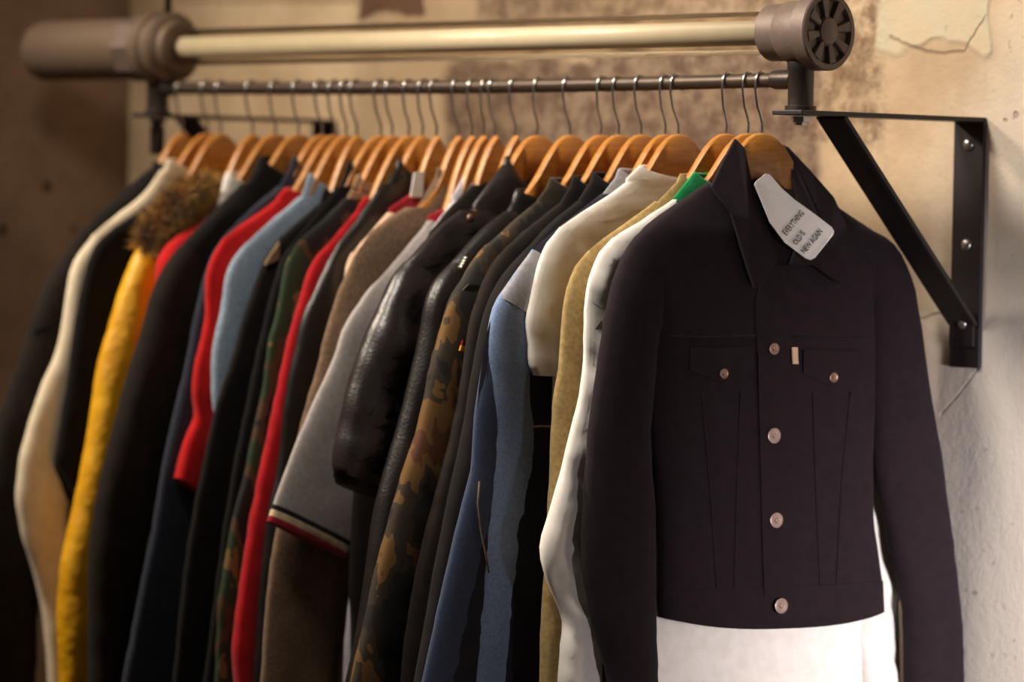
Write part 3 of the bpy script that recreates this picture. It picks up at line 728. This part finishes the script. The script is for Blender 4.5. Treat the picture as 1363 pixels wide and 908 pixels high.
# 23 camo olive
g = G(22, 'camouflage_jacket', 'brown camouflage field jacket with a red and yellow sleeve tab', 'jacket')
make_garment(g, [(714,268),(684,292),(669,309),(647,325),(628,348),(616,373),(604,388),(596,412),(586,446),(574,485),(565,538),(555,579),(546,604),(536,632),(517,699),(498,772),(482,848),(469,908),(458,990)], 4, M['camo2'], V1=(.12,-.02), sl_t=g.t*1.1)
col(g, M['olive'], (733,236), (712,268), h_fall=.032)
fl_ = g.panel([(603,386),(611,378),(632,380),(634,386),(616,388)], 0, .003, 'epaulette', M['olive'], nfun=lambda a, b: g.t*.95)
g.panel([(603,452),(622,456),(620,463),(601,459)], 0, .003, 'sleeve_tab', M['dkred'], nfun=lambda a, b: g.t*.98, label='red half of the sleeve tab')
g.panel([(601,459),(620,463),(619,471),(599,466)], 0, .003, 'sleeve_tab', M['yellow'], nfun=lambda a, b: g.t*.98, label='yellow half of the sleeve tab')
# 24 dark brown
g = G(23, 'jacket', 'dark brown jacket right of the brown camouflage jacket', 'jacket')
make_garment(g, [(742,272),(706,300),(676,326),(655,352),(640,384),(630,416),(623,450),(617,497),(610,538),(602,579),(586,640),(570,700),(552,780),(540,860),(530,990)], 3, M['brownblack'], V1=(.09,-.02))
col(g, M['charcoal'], (764,233), (742,272), h_fall=.032)
# 25 charcoal
g = G(24, 'jacket', 'black jacket with a rounded collar left of the grey shouldered denim jacket', 'jacket')
make_garment(g, [(768,268),(732,298),(704,328),(682,352),(664,376),(650,404),(641,440),(631,500),(620,560),(610,615),(598,670),(582,750),(570,830),(556,908),(545,990)], 3, M['black2'], V1=(.08,-.02))
col(g, M['charcoal'], (790,229), (766,270), h_fall=.04)
# 26 denim jacket with grey yoke
g = G(25, 'denim_jacket', 'blue denim jacket with grey shoulders beside the white short sleeved tee', 'denim jacket')
bd, slv, R = make_garment(g, [(800,258),(765,286),(735,308),(709,332),(692,355),(679,375),(664,395),(656,410),(650,440),(646,480),(652,540),(653,588),(646,668),(637,744),(627,833),(622,908),(620,960)], 4, M['denim_shade'], M['denim_lit'],
    V0=(.085,-.05), V1=(.062,-.004), body_outer=[(668,398),(650,430),(641,480),(635,551),(630,626),(613,692),(594,772),(566,904),(545,990)], sleeve_n=.0, cuff=(.07, M['denim']), sl_t=.0115)
Rg = [(a, b, tf*1.12, tb*1.12, n0) for (a, b, tf, tb, n0) in R if a[1] > g.px(660, 403)[1]]
g.loft(Rg, 'shoulder_yoke', M['greydenim'], label='grey shoulder yoke', wr=.5)
P_ = [g.px(*p) for p in ((646,470),(634,551),(629,626),(612,692),(593,772),(564,908),(544,990))]; P_, _i = resample(P_, .02)
g.loft([(a, (a[0]+.07, a[1]), g.t*.8, g.t*.8, -.002) for a in P_], 'side_panel', M['denim'], label='washed blue side panel', wr=.5)
col(g, M['greydenim'], (824,224), (800,258), h_fall=.028)
seam = MB(); pts = [g.px(*p) for p in ((626,640),(624,670),(628,705),(635,740),(639,762))]
seam.tube([g.w(a+.004, b, g.t*1.08) for a, b in pts], .0012, 8); seam.build('seam', M['brown'], g.root)
seam = MB(); pts = [g.px(*p) for p in ((700,568),(712,567),(728,568))]
seam.tube([g.w(a, b, g.t*1.0) for a, b in pts], .0016, 8); seam.build('pocket_seam', M['brown'], g.root)
# 27 sheer white tee
g = G(26, 't_shirt', 'thin white short sleeved tee between the denim jacket and the khaki jacket', 't-shirt')
make_garment(g, [(838,238),(829,247),(799,267),(766,287),(746,302),(727,322),(717,350),(709,383),(702,416),(700,442),(705,460),(703,484),(712,500)], 5, M['sheer'], V0=(.13,-.06), inner_end=(790,502), wr=1.4, hem_v=1010)
col(g, M['sheer'], (852,220), (836,240), wall=.004)
# 28 khaki
g = G(27, 'jacket', 'khaki jacket between the thin white tee and the green collared white tee', 'jacket')
make_garment(g, [(872,268),(832,297),(802,317),(783,333),(766,353),(752,396),(748,440),(745,489),(739,515),(735,555),(733,603),(731,658),(725,764),(721,829),(719,906),(717,990)], 4, M['khaki'], far_lim=.235, V1=(.10,-.02))
col(g, M['khaki'], (906,231), (874,268), h_fall=.028)
# 29 white long sleeve with green collar
g = G(28, 'long_sleeve_tee', 'long sleeved white tee with a green ribbed collar behind the black jacket', 't-shirt')
g.t = .0095; g.tn = .9
make_garment(g, [(899,263),(865,286),(840,302),(816,316),(797,334),(785,370),(780,398),(778,465),(774,508),(767,544),(757,583),(748,623),(736,664),(716,728),(724,761),(740,802),(750,828),(746,857),(743,906),(740,960)], 4, M['white'], V0=(.10,-.06), V1=(.06,-.01), sl_t=.0115, hem_s=-.20, wr=1.6)
col(g, M['green'], (925,229), (899,266), wall=.004, label='green ribbed collar', cn=.012)

# ------------------------------------------------------------------ 30 black trucker jacket at the front
g = G(29, 'trucker_jacket', 'black button front jacket with a white price tag facing the front of the rail', 'jacket', thick_noise=.2)
T = .026
def edge(pts): return [g.px(*p) for p in pts]
def two(Lp, Rp, n=34):
    """rows between two image edges, matched by arc length"""
    def rs(P):
        d = [0]
        for i in range(len(P)-1): d.append(d[-1]+math.hypot(P[i+1][0]-P[i][0], P[i+1][1]-P[i][1]))
        out = []
        for k in range(n):
            t = d[-1]*k/(n-1); i = 0
            while i < len(d)-2 and d[i+1] < t: i += 1
            f = (t-d[i])/max(1e-9, d[i+1]-d[i]); out.append(vl(P[i], P[i+1], f))
        return smooth_poly(out, 1)
    return list(zip(rs(Lp), rs(Rp)))
MJ = M['jacket']
BL = edge([(940,244),(906,267),(872,290),(846,312),(842,350),(846,420),(855,500),(862,584),(872,655),(875,740),(875,792)])
BR = edge([(1092,256),(1110,274),(1144,297),(1176,320),(1178,350),(1172,420),(1164,500),(1158,600),(1158,690),(1168,755),(1171,782)])
rows = []
BRW = two(BL, BR, 44)
def bt(z, zt, f): return f
for i, (a, b) in enumerate(BRW):
    k = min(1, i/8); rows.append((a, b, lerp(.012, T, k), .009, 0))
body = g.loft(rows, 'body', MJ, nseg=48, ex=.55, wr=.5)
def nfront(s, z, extra=0.):
    # depth of the body's front surface at (s, z)
    best = min(rows, key=lambda r: abs((r[0][1]+r[1][1])*.5-z)); a, b = best[0], best[1]
    c = (a[0]+b[0])*.5; h = abs(b[0]-a[0])*.5; q = max(-1, min(1, (s-c)/h)); cc = abs(q)**(1/.85); ss = math.sqrt(max(0, 1-cc*cc))
    return best[2]*ss**.55 + extra
# waistband with its gently curved hem
HL = edge([(874,788),(874,806),(876,820)]); HR = edge([(1171,778),(1172,796),(1172,811)])
WB = []
for k in range(6):
    f = k/5; a = vl(g.px(874, 786), g.px(876, 821), f); b = vl(g.px(1171, 772), g.px(1173, 812), f); WB.append((a, b))
def band(pairs, name, mat, tf, tb, drop, parent):
    vs = []; fs = []; n = 56; m = len(pairs)
    for j, (a, b) in enumerate(pairs):
        a, b = Vector(a), Vector(b); c = (a+b)*.5; h = (b-a)*.5; fj = j/(m-1)
        for k in range(n):
            ph = 2*math.pi*k/n; cc, ss = math.cos(ph), math.sin(ph); q = c+h*math.copysign(abs(cc)**.85, cc)
            z = q.y - drop*fj*(1-abs(cc)**2.2)
            nn = math.copysign(abs(ss)**.55, ss)*(tf if ss > 0 else tb)
            vs.append(g.w(q.x, z, nn))
    for i in range(m-1):
        for k in range(n): fs.append((i*n+k, i*n+(k+1) % n, (i+1)*n+(k+1) % n, (i+1)*n+k))
    fs.append(tuple(range(n))); fs.append(tuple((m-1)*n+k for k in range(n)))
    o = obj(name, vs, fs, mat, parent); sharp(o, 50); return o
band(WB, 'waistband', MJ, T+.002, .010, .017, g.root)
# sleeves
SL = two(edge([(880,286),(846,310),(828,336),(814,367),(806,405),(797,460),(789,515),(781,570),(776,640),(771,720),(776,783),(790,850),(806,890),(812,990)]),
         edge([(905,330),(890,400),(872,460),(866,520),(861,575),(864,640),(869,690),(869,750),(869,801),(870,850),(871,880),(871,905),(871,940),(872,990)]), 44)
k_ = int(len(SL)*.92)
sr = [(a, b, lerp(.012, .021, min(1, i/7)), .009, .003) for i, (a, b) in enumerate(SL)]
s1 = g.loft(sr[:k_+1], 'sleeve', MJ, wr=.8); g.loft([(a, b, tf*1.06, tb*1.06, n0) for (a, b, tf, tb, n0) in sr[k_:]], 'cuff', MJ, parent=s1, wr=.3)
SR = two(edge([(1130,305),(1140,360),(1148,440),(1154,520),(1157,585),(1161,630),(1177,697),(1187,755),(1201,813),(1202,860),(1202,907),(1203,990)]),
         edge([(1150,302),(1184,319),(1198,341),(1211,372),(1222,441),(1234,522),(1250,613),(1262,709),(1271,780),(1277,840),(1281,907),(1285,990)]), 44)
sr = [(a, b, lerp(.012, .024, min(1, i/7)), .010, .002) for i, (a, b) in enumerate(SR)]
s2 = g.loft(sr[:k_+1], 'sleeve', MJ, wr=.8); g.loft([(a, b, tf*1.06, tb*1.06, n0) for (a, b, tf, tb, n0) in sr[k_:]], 'cuff', MJ, parent=s2, wr=.3)
# placket, yoke seams, pocket flaps
pl_ = g.panel([(1000,352),(1032,352),(1034,500),(1036,650),(1040,770),(1042,790),(1000,792),(996,650),(992,500),(990,400)], 0, .0035, 'button_placket', MJ, nfun=lambda a, b: nfront(a, b, -.0005))
def seam_line(pts, name, r=.0012):
    P, _ = resample([g.px(*p) for p in pts], .012); m = MB(); m.tube([g.w(a, b, nfront(a, b, .0002)) for a, b in P], r, 6); return m.build(name, MJ, g.root)
seam_line([(856,446),(920,448),(990,446)], 'yoke_seam'); seam_line([(1040,447),(1100,450),(1165,449)], 'yoke_seam')
seam_line([(920,520),(930,640),(940,780)], 'panel_seam'); seam_line([(970,520),(966,640),(962,780)], 'panel_seam')
seam_line([(1118,520),(1106,640),(1098,776)], 'panel_seam'); seam_line([(1066,520),(1070,640),(1076,778)], 'panel_seam')
fa = g.panel([(906,462),(986,460),(987,490),(946,508),(905,492)], 0, .003, 'pocket_flap', MJ, nfun=lambda a, b: nfront(a, b, .0))
fb = g.panel([(1052,464),(1134,466),(1133,496),(1093,514),(1052,495)], 0, .003, 'pocket_flap', MJ, nfun=lambda a, b: nfront(a, b, .0))
def button(u, v, r, mat, parent, ex=.004):
    a, b = g.px(u, v); m = MB(); o = g.w(a, b, nfront(a, b, ex-.002))
    m.lathe(o, g.N, [(0, r*.8), (.002, r), (.0032, r), (.0036, r*.86), (.003, r*.62), (.003, r*.34), (.0042, r*.26), (.0044, .0005)], 24); return sharp(m.build('button', mat, parent), 40)
button(1012, 463, .0075, M['snap'], pl_); button(1012, 578, .0098, M['pewter'], pl_); button(1015, 690, .0098, M['pewter'], pl_); button(1019, 803, .0098, M['pewter'], pl_, .008)
button(946, 496, .0065, M['snap'], fa); button(1092, 501, .0065, M['snap'], fb)
g.panel([(1036,461),(1043,461),(1044,483),(1037,483)], 0, .003, 'flag_tab', M['peach'], nfun=lambda a, b: nfront(a, b, .002), label='small pale tab')
# collar: stand round the hanger neck and two pointed leaves
st = MB()
def leaf(poly, name, n_in, n_out, cen):
    """a collar leaf: image points with a depth each, thickened"""
    vs = []; k = len(poly)
    for dn in (0, .005):
        for (u, v, n) in poly: a, b = g.px(u, v); vs.append(g.w(a, b, n+dn))
    u, v, n = cen; a, b = g.px(u, v); vs.append(g.w(a, b, n+.008)); a_, b_ = a, b; vs.append(g.w(a, b, n))
    fs = []
    for i in range(k): j = (i+1) % k; fs += [(i, j, k+j, k+i), (k+i, k+j, 2*k), (j, i, 2*k+1)]
    o = obj(name, vs, fs, MJ, g.root, False); bevel(o, .0015); return o
leaf([(979,184,-.004),(986,196,.004),(990,236,.012),(1002,290,.022),(1014,345,.030),(996,372,.034),(982,384,.034),(972,352,.032),(955,284,.026),(936,248,.014),(958,214,.004)], 'collar_leaf', 0, 0, (975,290,.028))
leaf([(1042,190,-.012),(1050,196,-.004),(1072,226,.006),(1100,262,.012),(1110,300,.024),(1104,350,.033),(1096,378,.034),(1060,352,.032),(1030,352,.030),(1046,320,.024),(1051,262,.010),(1049,222,.0)], 'collar_leaf', 0, 0, (1076,300,.026))
back = []
for k in range(13):
    f = k/12; u = lerp(976, 1048, f); a, b = g.px(u, 236-18*abs(2*f-1)**2); back.append((a, b, -.011-.012*math.sin(f*math.pi)))
vs = []; fs = []
for (a, b, n) in back:
    for (dz, dn) in ((0, 0), (.0, -.003), (-.07, -.002), (-.07, .002)): vs.append(g.w(a, b+dz, n+dn))
for i in range(12):
    for k in range(4): fs.append((i*4+k, i*4+(k+1) % 4, (i+1)*4+(k+1) % 4, (i+1)*4+k))
fs += [(0, 1, 2, 3), (48, 49, 50, 51)]
obj('collar_stand', vs, fs, MJ, g.root)
m = MB(); a, b = g.px(1037, 262); m.lathe(g.w(a, b, .013), g.N, [(0, .004), (.002, .004), (.003, .001)], 12); m.build('neck_snap', M['snap'], g.root)

# price tag tucked behind the left collar leaf
tagroot = thing('price_tag', 'white printed price tag hanging in the collar of the black jacket', 'price tag', tuple(g.w(*g.px(1000, 232), .03)))
poly = [(1003,231),(1008,232),(1022,251),(1036,265),(1060,284),(1081,302),(1083,307),(1081,312),(1056,342),(1050,345),(1044,343),(1016,322),(1000,296),(986,246),(988,242)]
ndep = lambda v: .026+.020*min(1, max(0, (v-231)/90))
vs = []
for dn in (0, .001):
    for (u, v) in poly: a, b = g.px(u, v); vs.append(g.w(a, b, ndep(v)+dn))
k = len(poly); fs = [tuple(range(k)), tuple(range(k, 2*k))]
for i in range(k): j = (i+1) % k; fs.append((i, j, k+j, k+i))
card = obj('card', vs, fs, M['tag'], tagroot, False)
def letter(body, u0, v0, u1, v1, hgt):
    cu = bpy.data.curves.new('lettering', 'FONT'); cu.body = body; cu.size = 1.; cu.extrude = 0.0; cu.offset = .018; cu.resolution_u = 2
    to = bpy.data.objects.new('lettering', cu); C.objects.link(to); dg = bpy.context.evaluated_depsgraph_get(); dg.update()
    me = bpy.data.meshes.new_from_object(to.evaluated_get(dg)); C.objects.unlink(to); bpy.data.objects.remove(to)
    xs = [v.co.x for v in me.vertices]; ys = [v.co.y for v in me.vertices]; x0, x1, y0, y1 = min(xs), max(xs), min(ys), max(ys)
    du, dv = u1-u0, v1-v0; ln = math.hypot(du, dv); pu, pv = dv/ln, -du/ln   # up direction of the letters in the picture plane
    for v in me.vertices:
        f = (v.co.x-x0)/(x1-x0); h = (v.co.y-y0)/(y1-y0)*hgt
        uu = u0+du*f+pu*h; vv = v0+dv*f+pv*h; a, b = g.px(uu, vv)
        v.co = g.w(a, b, ndep(vv)+.0016) - Vector(tagroot.location)
    me.materials.append(M['ink']); o = bpy.data.objects.new('lettering', me); C.objects.link(o); o.parent = card; me.materials.clear(); me.materials.append(M['ink']); 
    card.parent = tagroot; return o
letter('EVERYTHING', 1019, 313, 1047, 284, 8); letter('OLD IS', 1031, 326, 1045, 310, 8); letter('NEW AGAIN', 1042, 337, 1068, 308, 8)

# ------------------------------------------------------------------ the hangers themselves
HL_ = ['the long black leather coat', 'the cream long sleeved shirt', 'the black tee beside the yellow parka', 'the yellow parka with the fur hood', 'the red polo with the white collar',
 'the black jacket beside the red polo', 'the navy denim jacket', 'the bright red sweatshirt', 'the light blue chambray shirt', 'the black jacket with the tan patch',
 'the plain black jacket left of the green camouflage', 'the green patched camouflage jacket', 'the deep red long sleeved tee', 'the black leather jacket left of the brown coat', 'the peach sweater with the dark red collar',
 'the brown wool coat', 'the grey tee with striped cuffs', 'the pale lilac shirt', 'the dark brown jacket behind the leather jacket', 'the charcoal jacket behind the tall leather collar',
 'the shiny leather jacket with the tall collar', 'the black jacket with the metal zip', 'the brown camouflage field jacket', 'the dark brown jacket right of the camouflage', 'the black round collared jacket',
 'the grey shouldered denim jacket', 'the thin white tee', 'the khaki jacket', 'the white tee with the green collar', 'the black button front jacket with the price tag']
for i in range(30):
    hanger(X_[i], YAW[i], 'wooden coat hanger holding ' + HL_[i], HX[i], LINE.get(i), .205 if i < 29 else .13)

# ------------------------------------------------------------------ light
def area(name, loc, target, size, power, colr, spread=None):
    l = bpy.data.lights.new(name, 'AREA'); l.size = size; l.energy = power; l.color = colr
    if spread: l.spread = spread
    o = bpy.data.objects.new(name, l); C.objects.link(o); o.location = loc
    o.rotation_euler = (Vector(target)-Vector(loc)).to_track_quat('-Z', 'Y').to_euler(); return o
def spot(name, loc, target, power, colr, ang, blend=.6, r=.06):
    l = bpy.data.lights.new(name, 'SPOT'); l.energy = power; l.color = colr; l.spot_size = math.radians(ang); l.spot_blend = blend; l.shadow_soft_size = r
    o = bpy.data.objects.new(name, l); C.objects.link(o); o.location = loc
    o.rotation_euler = (Vector(target)-Vector(loc)).to_track_quat('-Z', 'Y').to_euler(); return o
WARM = (1., .87, .70)
spot('ceiling_spot', (-1.7, -1.25, 2.78), (-.65, .15, 1.4), 300, WARM, 75, .8, .2)
spot('ceiling_spot', (-.35, -1.15, 2.78), (.1, .3, 1.45), 195, (1., .91, .80), 75, .9, .2)
spot('ceiling_spot', (.6, -2.0, 2.75), (XW, -.3, 1.6), 65, WARM, 40, .8, .2)  # added fill, brightens the left wall
spot('right_fill_spot', (2.6, -.35, .95), (.62, .33, .92), 500, (1., .93, .97), 30, 1., .3)  # added fill, whitens the right wall and sleeve in place of lens flare
w = bpy.data.worlds.new('World'); SC.world = w; w.use_nodes = True
bg = w.node_tree.nodes['Background']; bg.inputs[0].default_value = (1., .82, .66, 1); bg.inputs[1].default_value = .05

# ------------------------------------------------------------------ camera
cd = bpy.data.cameras.new('Camera'); co = bpy.data.objects.new('Camera', cd); C.objects.link(co)
cd.sensor_width = 36; cd.sensor_fit = 'HORIZONTAL'; cd.lens = F*36/1363; cd.clip_start = .05
co.matrix_world = Matrix((( RT.x, UP.x, -fwd.x, CAM.x), (RT.y, UP.y, -fwd.y, CAM.y), (RT.z, UP.z, -fwd.z, CAM.z), (0, 0, 0, 1)))
cd.dof.use_dof = True; cd.dof.focus_distance = (plane(1020, 300, g.o, g.N)-CAM).dot(fwd) - .16; cd.dof.aperture_fstop = 2.5
SC.camera = co
SC.view_settings.view_transform = 'Standard'; SC.view_settings.look = 'None'; SC.view_settings.gamma = 1; SC.view_settings.use_curve_mapping = False
SC.view_settings.exposure = 0.0
SC.cycles.use_denoising = True
